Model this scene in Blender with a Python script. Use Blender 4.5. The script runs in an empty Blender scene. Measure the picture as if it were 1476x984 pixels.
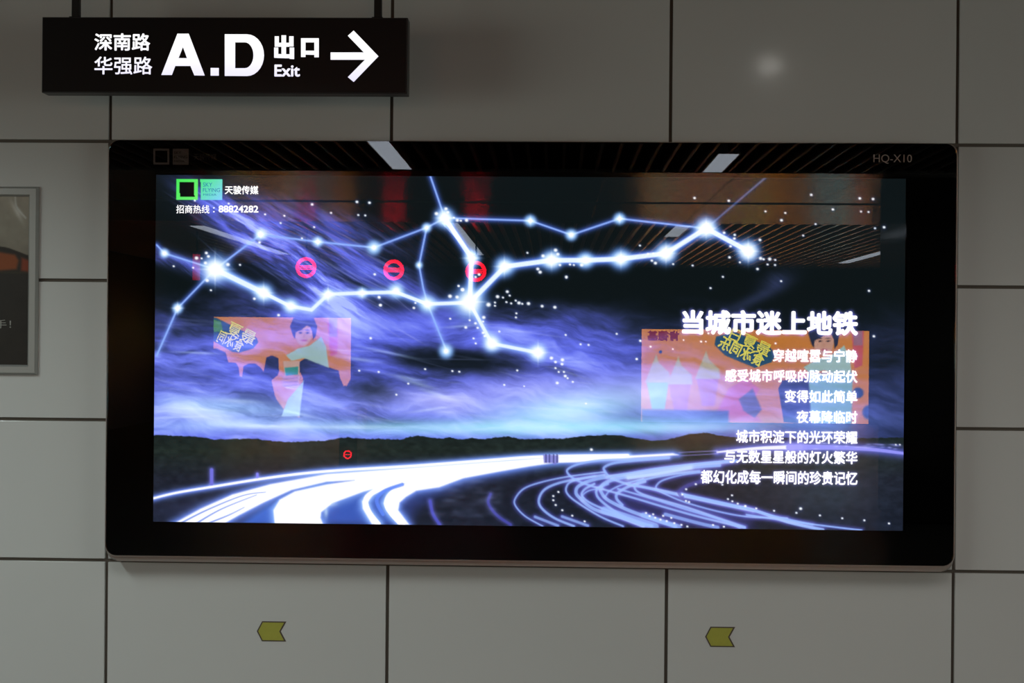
import bpy, bmesh, math
import numpy as np
from mathutils import Matrix, Vector

# ---------------------------------------------------------------- camera
F = 2050.0                 # focal length in pixels of a 1476 x 984 frame
D = 6.10                   # camera distance from the wall face (y = 0)
ZC = 1.65                  # camera height
YAW = math.radians(1.68)   # looks slightly left of the wall normal
ROLL = math.radians(0.49)
C0 = np.array([0.0, -D, ZC])
_r = np.array([math.cos(YAW), math.sin(YAW), 0]); _d = np.array([-math.sin(YAW), math.cos(YAW), 0]); _u = np.array([0, 0, 1.0])
AX = _r * math.cos(ROLL) + _u * math.sin(ROLL)
AU = -_r * math.sin(ROLL) + _u * math.cos(ROLL)


def unproj(px, py, Y):
    """world x, z of the photo pixel (px, py) on the plane y = Y"""
    px = np.asarray(px, float); py = np.asarray(py, float)
    a = (px - 738.0) / F; b = -(py - 492.0) / F
    v = _d + a[..., None] * AX + b[..., None] * AU
    t = (Y - C0[1]) / v[..., 1]
    return C0[0] + t * v[..., 0], C0[2] + t * v[..., 2]


def U(px, py, Y):
    x, z = unproj(px, py, Y)
    return float(x), float(z)


def proj(x, y, z):
    X = np.asarray(x, float) - C0[0]; Yv = np.asarray(y, float) - C0[1]; Z = np.asarray(z, float) - C0[2]
    dep = X * _d[0] + Yv * _d[1]
    a = (X * AX[0] + Yv * AX[1] + Z * AX[2]) / dep
    b = (X * AU[0] + Yv * AU[1] + Z * AU[2]) / dep
    return 738 + F * a, 492 - F * b


scene = bpy.context.scene
COL = scene.collection
cam_data = bpy.data.cameras.new('camera'); cam = bpy.data.objects.new('camera', cam_data); COL.objects.link(cam)
cam_data.sensor_width = 36.0; cam_data.lens = 36.0 * F / 1476.0; cam_data.clip_start = 0.05; cam_data.clip_end = 200
cam.matrix_world = Matrix(((AX[0], AU[0], -_d[0], C0[0]), (AX[1], AU[1], -_d[1], C0[1]), (AX[2], AU[2], -_d[2], C0[2]), (0, 0, 0, 1)))
scene.camera = cam

# ---------------------------------------------------------------- world, exposure
w = bpy.data.worlds.new('station_air'); scene.world = w; w.use_nodes = True
w.node_tree.nodes['Background'].inputs[0].default_value = (0.5, 0.5, 0.5, 1)
w.node_tree.nodes['Background'].inputs[1].default_value = 0.02
vs = scene.view_settings
vs.view_transform = 'Standard'; vs.look = 'None'; vs.gamma = 1.0; vs.use_curve_mapping = False; vs.exposure = 0.0

# louvred fill lamps, added out of view to light the wall: (x, y, length along y, width, power, colour, spread in degrees)
CEIL = 3.20
FILL_LAMPS = [
    (-3.6, -2.4, 1.8, 0.20, 39, (0.86, 1.0, 0.98), 150),
    (-1.38, -3.1, 1.8, 0.20, 25, (0.92, 1.0, 0.97), 150),
    (1.42, -3.1, 1.8, 0.20, 15, (0.98, 0.98, 0.95), 150),
    (3.9, -2.4, 1.8, 0.20, 10, (1.0, 0.93, 0.90), 150),
]
FILL_BOARDS = (2.6, 2.8)     # brightness of the added fill boards on the left and right end walls


# ---------------------------------------------------------------- materials
def new_mat(name):
    m = bpy.data.materials.new(name); m.use_nodes = True
    nt = m.node_tree; nt.nodes.clear()
    out = nt.nodes.new('ShaderNodeOutputMaterial')
    return m, nt, out


def lin(c):
    r = []
    for v in c:
        v = v / 255.0
        r.append(v / 12.92 if v <= 0.04045 else ((v + 0.055) / 1.055) ** 2.4)
    return tuple(r)


def pbr(name, col, rough=0.5, metal=0.0, noise=0.0, nscale=5.0, spec=0.5, bump=0.0, bscale=200):
    m, nt, out = new_mat(name)
    b = nt.nodes.new('ShaderNodeBsdfPrincipled'); nt.links.new(b.outputs[0], out.inputs[0])
    b.inputs['Base Color'].default_value = (*col, 1); b.inputs['Roughness'].default_value = rough
    b.inputs['Metallic'].default_value = metal; b.inputs['Specular IOR Level'].default_value = spec
    if noise or bump:
        tc = nt.nodes.new('ShaderNodeTexCoord')
    if noise:
        n = nt.nodes.new('ShaderNodeTexNoise'); n.inputs['Scale'].default_value = nscale; n.inputs['Detail'].default_value = 6
        nt.links.new(tc.outputs['Object'], n.inputs['Vector'])
        mx = nt.nodes.new('ShaderNodeMix'); mx.data_type = 'RGBA'
        mx.inputs[6].default_value = (*[c * (1 - noise) for c in col], 1); mx.inputs[7].default_value = (*[min(1, c * (1 + noise)) for c in col], 1)
        nt.links.new(n.outputs['Fac'], mx.inputs[0]); nt.links.new(mx.outputs[2], b.inputs['Base Color'])
    if bump:
        n2 = nt.nodes.new('ShaderNodeTexNoise'); n2.inputs['Scale'].default_value = bscale
        nt.links.new(tc.outputs['Object'], n2.inputs['Vector'])
        bp = nt.nodes.new('ShaderNodeBump'); bp.inputs['Strength'].default_value = bump; bp.inputs['Distance'].default_value = 0.002
        nt.links.new(n2.outputs['Fac'], bp.inputs['Height']); nt.links.new(bp.outputs[0], b.inputs['Normal'])
    return m


def emis(name, col, strength=1.0):
    m, nt, out = new_mat(name)
    e = nt.nodes.new('ShaderNodeEmission'); e.inputs[0].default_value = (*col, 1); e.inputs[1].default_value = strength
    nt.links.new(e.outputs[0], out.inputs[0])
    return m


def print_mat(name, strength=1.0):
    """back-lit print: light comes through the inks stored in the mesh's colour attribute"""
    m, nt, out = new_mat(name)
    a = nt.nodes.new('ShaderNodeAttribute'); a.attribute_name = 'ink'
    e = nt.nodes.new('ShaderNodeEmission'); e.inputs[1].default_value = strength
    nt.links.new(a.outputs['Color'], e.inputs[0]); nt.links.new(e.outputs[0], out.inputs[0])
    return m


def ink_mat(name, rough=0.3):
    m, nt, out = new_mat(name)
    a = nt.nodes.new('ShaderNodeAttribute'); a.attribute_name = 'ink'
    b = nt.nodes.new('ShaderNodeBsdfPrincipled'); b.inputs['Roughness'].default_value = rough
    nt.links.new(a.outputs['Color'], b.inputs['Base Color']); nt.links.new(b.outputs[0], out.inputs[0])
    return m


def glass_mat(name, ior):
    m, nt, out = new_mat(name)
    t = nt.nodes.new('ShaderNodeBsdfTransparent'); g = nt.nodes.new('ShaderNodeBsdfGlossy')
    g.inputs['Roughness'].default_value = 0.0
    fr = nt.nodes.new('ShaderNodeFresnel'); fr.inputs[0].default_value = ior
    mx = nt.nodes.new('ShaderNodeMixShader')
    nt.links.new(fr.outputs[0], mx.inputs[0]); nt.links.new(t.outputs[0], mx.inputs[1]); nt.links.new(g.outputs[0], mx.inputs[2])
    nt.links.new(mx.outputs[0], out.inputs[0])
    return m


M = {}
M['panel'] = pbr('white_enamel_panel', (0.70, 0.70, 0.68), 0.14, noise=0.035, nscale=1.3, spec=0.5)
M['joint'] = pbr('dark_joint', (0.13, 0.11, 0.09), 0.8)
M['steel'] = pbr('brushed_frame', (0.42, 0.40, 0.38), 0.38, 0.7, noise=0.08, nscale=30)
M['alu'] = pbr('silver_snap_frame', (0.42, 0.42, 0.40), 0.42, 0.4)
M['black_gloss'] = pbr('black_border_paint', (0.0015, 0.0015, 0.0015), 0.9, spec=0.0)
M['glass'] = glass_mat('float_glass', 1.66)
M['sign_black'] = pbr('sign_black_face', (0.009, 0.009, 0.010), 0.32, spec=0.4)
M['sign_edge'] = pbr('sign_edge', (0.035, 0.035, 0.037), 0.4)
M['rod'] = pbr('black_rod', (0.004, 0.004, 0.004), 0.5)
M['grey_print'] = pbr('grey_print', (0.28, 0.28, 0.26), 0.7, spec=0.1)
M['grey_dark'] = pbr('dark_grey_print', (0.10, 0.10, 0.09), 0.7, spec=0.1)
M['brown'] = pbr('brown_edge', (0.10, 0.075, 0.055), 0.6)
M['olive'] = pbr('olive_yellow_vinyl', (0.46, 0.45, 0.07), 0.5, noise=0.1, nscale=40)
M['floor'] = pbr('granite_floor', (0.022, 0.023, 0.023), 0.45, noise=0.25, nscale=25)
M['hall'] = pbr('hall_wall', (0.018, 0.022, 0.022), 0.6)
M['side'] = pbr('side_wall', (0.02, 0.02, 0.02), 0.6)
M['ceil_void'] = pbr('ceiling_void', (0.006, 0.006, 0.006), 0.9)
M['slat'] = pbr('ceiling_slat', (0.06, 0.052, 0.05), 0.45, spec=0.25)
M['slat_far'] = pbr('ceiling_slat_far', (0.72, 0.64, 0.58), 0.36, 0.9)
M['soffit'] = pbr('soffit_panel', (0.12, 0.11, 0.10), 0.26, spec=0.3)
M['text_white'] = emis('lit_white', (1.0, 0.99, 1.0), 1.35)
M['text_glow'] = emis('lit_violet', lin((120, 120, 235)), 1.05)


# ---------------------------------------------------------------- helpers
def link(name, me, mats, parent=None):
    o = bpy.data.objects.new(name, me); COL.objects.link(o)
    if not isinstance(mats, (list, tuple)): mats = [mats]
    if not me.materials:
        for m in mats: me.materials.append(m)
    if parent is not None: o.parent = parent
    return o


def tag(o, label, cat, group=None):
    o['label'] = label; o['category'] = cat
    if group: o['group'] = group
    return o


def empty(name, loc, label=None, cat=None, group=None):
    o = bpy.data.objects.new(name, None); COL.objects.link(o); o.location = loc; o.empty_display_size = 0.1
    if label: tag(o, label, cat, group)
    return o


def box_bm(bm, x0, x1, y0, y1, z0, z1, bev=0.0, seg=2):
    r = bmesh.ops.create_cube(bm, size=1.0)
    vs_ = r['verts']
    for v in vs_:
        v.co = Vector(((x0 + x1) / 2 + v.co.x * (x1 - x0), (y0 + y1) / 2 + v.co.y * (y1 - y0), (z0 + z1) / 2 + v.co.z * (z1 - z0)))
    if bev > 0:
        es = {e for v in vs_ for e in v.link_edges}
        bmesh.ops.bevel(bm, geom=list(es), offset=bev, segments=seg, affect='EDGES', profile=0.5)


def mesh_from(bm, name='m', smooth=False):
    me = bpy.data.meshes.new(name); bmesh.ops.recalc_face_normals(bm, faces=bm.faces[:]); bm.to_mesh(me); bm.free()
    if smooth:
        for p in me.polygons: p.use_smooth = True
    return me


def box(name, x0, x1, y0, y1, z0, z1, mat, parent=None, bev=0.0, off=(0, 0, 0)):
    bm = bmesh.new(); box_bm(bm, x0 - off[0], x1 - off[0], y0 - off[1], y1 - off[1], z0 - off[2], z1 - off[2], bev)
    return link(name, mesh_from(bm, name), mat, parent)


def rounded(x0, x1, z0, z1, r, n=8):
    pts = []
    for cx, cz, a0 in ((x1 - r, z1 - r, 0), (x0 + r, z1 - r, 90), (x0 + r, z0 + r, 180), (x1 - r, z0 + r, 270)):
        for k in range(n + 1):
            a = math.radians(a0 + 90 * k / n); pts.append((cx + r * math.cos(a), cz + r * math.sin(a)))
    return pts


def slab(pts, y0, y1, bev=0.0):
    """prism of an x-z outline between y0 (front) and y1 (back)"""
    bm = bmesh.new()
    f = [bm.verts.new((x, y0, z)) for x, z in pts]; b = [bm.verts.new((x, y1, z)) for x, z in pts]
    ff = bm.faces.new(f); bm.faces.new(b[::-1]); n = len(pts)
    for i in range(n): bm.faces.new((f[i], b[i], b[(i + 1) % n], f[(i + 1) % n]))
    if bev: bmesh.ops.bevel(bm, geom=list(ff.edges), offset=bev, segments=3, affect='EDGES', profile=0.5)
    return bm


def ring(name, outer, inner, y0, y1, mat, parent):
    """flat frame between two outlines with the same number of points"""
    bm = bmesh.new(); n = len(outer)
    L = [[bm.verts.new((x, y, z)) for x, z in pts] for pts, y in ((outer, y0), (inner, y0), (outer, y1), (inner, y1))]
    for i in range(n):
        j = (i + 1) % n
        bm.faces.new((L[0][i], L[0][j], L[1][j], L[1][i])); bm.faces.new((L[2][i], L[3][i], L[3][j], L[2][j]))
        bm.faces.new((L[0][i], L[2][i], L[2][j], L[0][j])); bm.faces.new((L[1][i], L[1][j], L[3][j], L[3][i]))
    return link(name, mesh_from(bm, name), mat, parent)


def quad_map(px0, py0, px1, py1, Y):
    """affine axes in the plane y = Y for a box of photo pixels (follows the roll of the plane as it is: level)"""
    cx, cy = (px0 + px1) / 2, (py0 + py1) / 2
    xl, _ = U(px0, cy, Y); xr, _ = U(px1, cy, Y); _, zt = U(cx, py0, Y); _, zb = U(cx, py1, Y)
    return xl, xr, zt, zb


def poly_px(name, polys, Y, th, mat, parent, level=True, off=(0, 0, 0)):
    """flat letters cut from pixel outlines: polys = list of outlines; thickness th towards the viewer"""
    bm = bmesh.new()
    for pts in polys:
        w_ = [U(px, py, Y) for px, py in pts]
        f = [bm.verts.new((x - off[0], Y - th - off[1], z - off[2])) for x, z in w_]
        b = [bm.verts.new((x - off[0], Y - off[1], z - off[2])) for x, z in w_]
        bm.faces.new(f); n = len(f)
        for i in range(n): bm.faces.new((f[i], b[i], b[(i + 1) % n], f[(i + 1) % n]))
    bmesh.ops.triangulate(bm, faces=[f for f in bm.faces if len(f.verts) > 4])
    return link(name, mesh_from(bm, name), mat, parent)


_dg = None


def text_mesh(s, bold=0.0, res=3, extrude=0.0):
    cu = bpy.data.curves.new('t', 'FONT'); cu.body = s; cu.size = 1.0; cu.offset = bold; cu.resolution_u = res
    cu.extrude = extrude; cu.fill_mode = 'FRONT'
    o = bpy.data.objects.new('t', cu); COL.objects.link(o)
    dg = bpy.context.evaluated_depsgraph_get(); dg.update()
    me = bpy.data.meshes.new_from_object(o.evaluated_get(dg))
    bpy.data.objects.remove(o); bpy.data.curves.remove(cu)
    me.materials.clear()
    return me


def text_px(name, s, px0, py0, px1, py1, Y, mat, parent, bold=0.0, off=(0, 0, 0), grow=0.0, flip=False, rot=0.0, box_m=None):
    """text fitted to a box of photo pixels on the plane y = Y (flip: faces +y)"""
    me = text_mesh(s, 0.0)
    if bold > 0:            #  heavier strokes: the outline repeated around itself
        bm = bmesh.new(); tmp = me
        for k in range(9):
            a = math.pi / 4 * k; n0 = len(bm.verts); bm.from_mesh(tmp); bm.verts.ensure_lookup_table()
            if k < 8: bmesh.ops.translate(bm, verts=bm.verts[n0:], vec=(bold * math.cos(a), bold * math.sin(a), 0.00003 * (k + 1)))
        me = bpy.data.meshes.new(name); bm.to_mesh(me); bm.free(); bpy.data.meshes.remove(tmp)
    n = len(me.vertices); co = np.empty(n * 3, np.float32); me.vertices.foreach_get('co', co); co = co.reshape(-1, 3); lay = co[:, 2].copy()
    mn, mx = co.min(0), co.max(0)
    if box_m is None:
        xl, xr, zt, zb = quad_map(px0, py0, px1, py1, Y)
    else:
        xl, xr, zt, zb = box_m
    g = grow
    u = (co[:, 0] - mn[0]) / (mx[0] - mn[0]); v = (co[:, 1] - mn[1]) / (mx[1] - mn[1])
    if flip: u = 1 - u
    X = xl - g + u * (xr - xl + 2 * g); Z = zb - g + v * (zt - zb + 2 * g)
    if rot:
        cx, cz = (xl + xr) / 2, (zt + zb) / 2; c, s_ = math.cos(rot), math.sin(rot)
        X, Z = cx + (X - cx) * c - (Z - cz) * s_, cz + (X - cx) * s_ + (Z - cz) * c
    out = np.stack([X - off[0], np.full(n, Y) - off[1] - (-1 if flip else 1) * lay, Z - off[2]], 1).astype(np.float32)
    me.vertices.foreach_set('co', out.ravel()); me.update()
    return link(name, me, mat, parent)


# ---------------------------------------------------------------- painter for prints (photo-pixel frame)
def srgb2lin(a):
    return np.where(a <= 0.04045, a / 12.92, ((np.maximum(a, 0) + 0.055) / 1.055) ** 2.4)


def vnoise(x, y, seed):
    rng = np.random.RandomState(seed); T = rng.rand(256, 256)
    xi = np.floor(x).astype(int); yi = np.floor(y).astype(int); fx = x - xi; fy = y - yi
    fx = fx * fx * (3 - 2 * fx); fy = fy * fy * (3 - 2 * fy)
    a = T[yi % 256, xi % 256]; b = T[yi % 256, (xi + 1) % 256]; c = T[(yi + 1) % 256, xi % 256]; d = T[(yi + 1) % 256, (xi + 1) % 256]
    return (a * (1 - fx) + b * fx) * (1 - fy) + (c * (1 - fx) + d * fx) * fy


def fbm(x, y, seed, octv=5, gain=0.55):
    s = 0; a = 1; t = 0
    for k in range(octv):
        s = s + a * vnoise(x * 2 ** k + 17.3 * k, y * 2 ** k + 5.1 * k, seed + k); t += a; a *= gain
    return s / t


def sstep(a, b, x):
    t = np.clip((x - a) / (b - a), 0, 1); return t * t * (3 - 2 * t)


class Print:
    def __init__(self, P, Q):
        self.P, self.Q = P, Q            # arrays of photo pixel x and y at each vertex (rows, cols)
        self.c = np.zeros(P.shape + (3,)); self.c[:] = np.array([16, 22, 25]) / 255

    def win(self, x0, y0, x1, y1):
        P, Q = self.P, self.Q
        cm, rm = P.mean(0), Q.mean(1)
        c0 = max(0, np.searchsorted(cm, x0 - 8)); c1 = min(P.shape[1], np.searchsorted(cm, x1 + 8))
        r0 = max(0, np.searchsorted(rm, y0 - 8)); r1 = min(P.shape[0], np.searchsorted(rm, y1 + 8))
        return slice(r0, r1), slice(c0, c1)

    def screen(self, s, col, a):
        col = np.array(col) / 255.0
        self.c[s] = 1 - (1 - self.c[s]) * (1 - a[..., None] * col)

    def over(self, s, col, a):
        col = np.array(col) / 255.0
        self.c[s] = self.c[s] * (1 - a[..., None]) + a[..., None] * col

    def blob(self, x, y, rx, ry, col, a=1.0, rot=0.0, p=2.0, mode='screen'):
        R = 3 * max(rx, ry); s = self.win(x - R, y - R, x + R, y + R)
        dx = self.P[s] - x; dy = self.Q[s] - y; c, n = math.cos(math.radians(rot)), math.sin(math.radians(rot))
        u = (dx * c + dy * n) / rx; v = (-dx * n + dy * c) / ry
        getattr(self, mode)(s, col, a * np.exp(-(u * u + v * v) ** (p / 2)))

    def dist(self, s, pts):
        P, Q = self.P[s], self.Q[s]; best = np.full(P.shape, 1e9); par = np.zeros(P.shape); n = len(pts) - 1
        for i in range(n):
            (x0, y0), (x1, y1) = pts[i], pts[i + 1]; dx, dy = x1 - x0, y1 - y0; L = dx * dx + dy * dy + 1e-9
            t = np.clip(((P - x0) * dx + (Q - y0) * dy) / L, 0, 1)
            d = np.hypot(P - x0 - t * dx, Q - y0 - t * dy); k = d < best
            best = np.where(k, d, best); par = np.where(k, (i + t) / n, par)
        return best, par

    def stroke(self, pts, w_, col, glow=None, gw=4.0, ga=0.6, a=1.0, smooth=True, taper=None):
        if smooth and len(pts) > 2: pts = catmull(pts)
        xs = [p[0] for p in pts]; ys = [p[1] for p in pts]; e = gw * 2.5 + w_ * 2
        s = self.win(min(xs) - e, min(ys) - e, max(xs) + e, max(ys) + e)
        d, t = self.dist(s, pts)
        ww = w_ if taper is None else w_ * (taper[0] + (taper[1] - taper[0]) * t)
        if glow is not None: self.screen(s, glow, ga * np.exp(-(np.maximum(d - ww / 2, 0) / gw) ** 1.5))
        self.over(s, col, a * (1 - sstep(-0.8, 0.9, d - ww / 2)))

    def fill(self, pts, col, soft=1.5, a=1.0, glow=None, gw=5, ga=0.6, mode='over'):
        xs = [p[0] for p in pts]; ys = [p[1] for p in pts]; e = soft * 2 + gw * 2.5
        s = self.win(min(xs) - e, min(ys) - e, max(xs) + e, max(ys) + e)
        P, Q = self.P[s], self.Q[s]; ins = np.zeros(P.shape, bool); n = len(pts)
        for i in range(n):
            (x0, y0), (x1, y1) = pts[i], pts[(i + 1) % n]
            if y0 == y1: continue
            ins ^= ((y0 > Q) != (y1 > Q)) & (P < (x1 - x0) * (Q - y0) / (y1 - y0) + x0)
        d, _ = self.dist(s, list(pts) + [pts[0]]); sd = np.where(ins, -d, d)
        if glow is not None: self.screen(s, glow, ga * np.exp(-(np.maximum(sd, 0) / gw) ** 1.5))
        getattr(self, mode)(s, col, a * (1 - sstep(-soft, soft, sd)))


def catmull(pts, n=8):
    p = [pts[0]] + list(pts) + [pts[-1]]; out = []
    for i in range(1, len(p) - 2):
        for k in range(n):
            t = k / n; a, b, c, d = (np.array(p[i - 1]), np.array(p[i]), np.array(p[i + 1]), np.array(p[i + 2]))
            q = 0.5 * ((2 * b) + (-a + c) * t + (2 * a - 5 * b + 4 * c - d) * t * t + (-a + 3 * b - 3 * c + d) * t ** 3)
            out.append((float(q[0]), float(q[1])))
    out.append(tuple(pts[-1])); return out


def grid_print(name, x0, x1, z0, z1, Y, nx, nz, painter, mat, parent, mirror=False, off=(0, 0, 0), gain=1.0):
    """flat printed sheet: a fine grid whose vertices carry the inks"""
    gx = np.linspace(x0, x1, nx); gz = np.linspace(z1, z0, nz)
    X, Z = np.meshgrid(gx, gz)
    Yv = 2 * YG - Y if mirror else Y
    P, Q = proj(X, np.full(X.shape, Yv), Z)
    pr = Print(P, Q); painter(pr)
    colr = srgb2lin(np.clip(pr.c, 0, 1)) * gain
    n = nx * nz
    co = np.stack([X - off[0], np.full(X.shape, Y - off[1]), Z - off[2]], -1).reshape(-1, 3).astype(np.float32)
    idx = np.arange(n).reshape(nz, nx)
    q = np.stack([idx[:-1, :-1], idx[1:, :-1], idx[1:, 1:], idx[:-1, 1:]], -1).reshape(-1, 4)
    if mirror: q = q[:, ::-1]
    me = bpy.data.meshes.new(name); me.vertices.add(n); me.vertices.foreach_set('co', co.ravel())
    me.loops.add(q.size); me.loops.foreach_set('vertex_index', q.ravel().astype(np.int32))
    me.polygons.add(len(q)); me.polygons.foreach_set('loop_start', np.arange(0, q.size, 4, dtype=np.int32))
    me.polygons.foreach_set('loop_total', np.full(len(q), 4, np.int32))
    me.update(calc_edges=True)
    at = me.color_attributes.new('ink', 'FLOAT_COLOR', 'POINT')
    rgba = np.concatenate([colr.reshape(-1, 3), np.ones((n, 1))], 1).astype(np.float32)
    at.data.foreach_set('color', rgba.ravel())
    return link(name, me, mat, parent)


# ================================================================ STRUCTURE
YG = -0.095          # front face of the light box glass

# wall joints measured on the wall plane
vj = []
for bx_, tx_ in ((152.5, 159.5), (557.5, 565.5), (961.0, 966.5), (1374.0, 1380.5)):
    vj.append((U(bx_, 900, 0)[0] + U(tx_, 100, 0)[0]) / 2)
hj = []
for ly, ry in ((203.5, 209.0), (404.7, 412.5), (605.0, 617.5), (806.5, 824.0)):
    hj.append((U(80, ly, 0)[1] + U(1430, ry, 0)[1]) / 2)
pw = 1.21
xs_ = [vj[0] - 2 * pw, vj[0] - pw] + vj + [vj[3] + pw, vj[3] + 2 * pw]
XL, XR = xs_[0] - pw * 3, xs_[-1] + pw * 3
xs_ = [XL, XL + pw, XL + 2 * pw] + xs_ + [XR - 2 * pw, XR - pw, XR]
dz = (hj[0] - hj[3]) / 3
zs_ = [CEIL, hj[0], hj[1], hj[2], hj[3], hj[3] - dz, 0.0]
WB = 0.014           # depth of the joints
wall = box('wall_back', XL, XR, WB, 0.25, 0, CEIL, M['joint']); wall['kind'] = 'structure'
J = 0.0070
cache = {}
for i in range(len(xs_) - 1):
    for k in range(len(zs_) - 1):
        a, b = xs_[i] + J, xs_[i + 1] - J; t_, l_ = zs_[k] - (J if k else 0), zs_[k + 1] + (J if k < len(zs_) - 2 else 0)
        sx, sz = round(b - a, 4), round(t_ - l_, 4)
        if (sx, sz) not in cache:
            bm = bmesh.new(); box_bm(bm, -sx / 2, sx / 2, 0, WB + 0.002, -sz / 2, sz / 2, 0.0022, 2); cache[(sx, sz)] = mesh_from(bm, 'wall_panel')
        o = link('wall_panel', cache[(sx, sz)], M['panel'], wall); o.location = ((a + b) / 2, 0, (t_ + l_) / 2)

HB = -23.6           # far side of the hall
o = box('floor', XL, XR, HB - 0.2, 0.25, -0.1, 0.0, M['floor']); o['kind'] = 'structure'
o = box('wall_front', XL, XR, HB - 0.2, HB, 0.0, CEIL, M['hall']); o['kind'] = 'structure'
o = box('wall_left', XL - 0.2, XL, HB - 0.2, 0.25, 0.0, CEIL, M['side']); o['kind'] = 'structure'
o = box('wall_right', XR, XR + 0.2, HB - 0.2, 0.25, 0.0, CEIL, M['side']); o['kind'] = 'structure'
ceil = box('ceiling', XL - 0.2, XR + 0.2, HB - 0.2, 0.25, CEIL + 0.12, CEIL + 0.22, M['ceil_void']); ceil['kind'] = 'structure'


def slat_band(y0, y1, x0, x1, pitch, mat='slat'):
    bm = bmesh.new()
    x = x0; hw = 0.012 if mat == 'slat' else 0.02
    while x < x1:
        box_bm(bm, x - hw, x + hw, y0, y1, CEIL, CEIL + 0.07); x += pitch
    s = link('ceiling_slats', mesh_from(bm, 'ceiling_slats'), M[mat], ceil); s['kind'] = 'stuff'
    return s


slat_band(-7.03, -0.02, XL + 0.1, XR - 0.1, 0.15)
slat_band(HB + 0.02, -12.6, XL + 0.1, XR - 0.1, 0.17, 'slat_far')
for yy0, yy1 in ((-9.75, -7.05), (-12.58, -9.98)):
    x = XL + 0.05
    while x < XR - 1.3:
        box('soffit_panel', x, x + 1.19, yy0, yy1, CEIL - 0.005, CEIL + 0.03, M['soffit'], ceil, 0.003); x += 1.2

# ================================================================ REFLECTED AND ADDED CEILING FILL_LAMPS
M['troffer'] = pbr('lamp_housing', (0.3, 0.3, 0.3), 0.4)
M['tube_far'] = emis('lit_diffuser', (0.80, 0.88, 1.0), 2.6)
louvre = pbr('louvre_blade', (0.25, 0.25, 0.25), 0.3, 0.6)


def troffer(x, y, L, W, label, lit, group='ceiling lamps between the slats', power=0, col=(1, 1, 1), spread=150):
    t = empty('ceiling_lamp', (x, y, CEIL), label, 'lamp', group)
    bm = bmesh.new()
    box_bm(bm, -W / 2 - 0.012, -W / 2, -L / 2, L / 2, -0.004, 0.09); box_bm(bm, W / 2, W / 2 + 0.012, -L / 2, L / 2, -0.004, 0.09)
    box_bm(bm, -W / 2, W / 2, -L / 2 - 0.012, -L / 2, -0.004, 0.09); box_bm(bm, -W / 2, W / 2, L / 2, L / 2 + 0.012, -0.004, 0.09)
    box_bm(bm, -W / 2, W / 2, -L / 2, L / 2, 0.08, 0.09)
    link('housing', mesh_from(bm, 'housing'), M['troffer'], t)
    if lit:
        box('diffuser', -W / 2, W / 2, -L / 2, L / 2, -0.003, 0.004, M['tube_far'], t)
    else:
        bm = bmesh.new(); y_ = -L / 2 + 0.1
        while y_ < L / 2:
            box_bm(bm, -W / 2, W / 2, y_ - 0.002, y_ + 0.002, 0.0, 0.04); y_ += 0.1
        link('louvre', mesh_from(bm, 'louvre'), louvre, t)
        ld = bpy.data.lights.new('fill_light', 'AREA'); ld.shape = 'RECTANGLE'; ld.size = W; ld.size_y = L; ld.energy = power; ld.color = col  # area light only in the added fill lamps
        ld.spread = math.radians(spread)
        lo = bpy.data.objects.new('fill_light', ld); COL.objects.link(lo); lo.parent = t; lo.location = (0, 0, -0.006)
    return t


for (x, y, L, W, p, c, s), lb_ in zip(FILL_LAMPS, ('leftmost', 'second from left', 'third from left', 'rightmost')):
    troffer(x, y, L, W, 'added louvred fill lamp out of view near the panelled wall, %s of the row' % lb_, False, 'added louvred fill lamps near the wall', p, c, s)
for x, y0, y1, W, lb_ in ((-1.38, -5.05, -6.9, 0.17, 'near strip lamp mirrored in the left top border'), (1.42, -5.75, -7.0, 0.17, 'near strip lamp mirrored in the right top border'),
                         (-1.38, -12.7, -19.6, 0.22, 'far strip lamp mirrored along the steep thick star line'), (1.70, -12.9, -14.9, 0.2, 'short far strip lamp mirrored left of a big star'),
                         (5.5, -17.6, -21.4, 0.22, 'far strip lamp mirrored at the right end of the picture'), (-4.9, -13.4, -19.8, 0.22, 'far strip lamp mirrored under the hotline number')):
    troffer(x, (y0 + y1) / 2, y0 - y1, W, lb_, True, 'strip lamps mirrored in the glass')

t = empty('downlight', (1.18, -1.80, CEIL), 'small round downlight mirrored as a soft spot on the upper wall panel', 'lamp')
bm = bmesh.new(); bmesh.ops.create_cone(bm, cap_ends=True, segments=32, radius1=0.055, radius2=0.055, depth=0.01)
link('lens', mesh_from(bm, 'lens'), emis('downlight_lens', (1.0, 0.98, 0.92), 42.0), t)
bm = bmesh.new(); bmesh.ops.create_cone(bm, cap_ends=False, segments=32, radius1=0.07, radius2=0.06, depth=0.03)
link('rim', mesh_from(bm, 'rim'), M['troffer'], t)

# glowing boards added out of view on the end walls to brighten the panels
for sx_, xw, br, lb_, c_ in ((1, XL, FILL_BOARDS[0], 'left', (0.92, 1.0, 0.90)), (-1, XR, FILL_BOARDS[1], 'right', (0.92, 1.0, 0.92))):
    t = empty('fill_board', (xw, -6.2, 0.7), 'added white fill board out of view on the %s end wall' % lb_, 'fill board', 'added fill boards on the end walls')
    a_, b_ = sorted((0.001 * sx_, 0.10 * sx_)); box('case', a_, b_, -2.85, 2.85, 0.0, 2.05, M['sign_edge'], t, 0.006)
    a_, b_ = sorted((0.10 * sx_, 0.104 * sx_)); box('diffuser', a_, b_, -2.8, 2.8, 0.05, 2.0, emis('board_light', c_, br), t)

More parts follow.
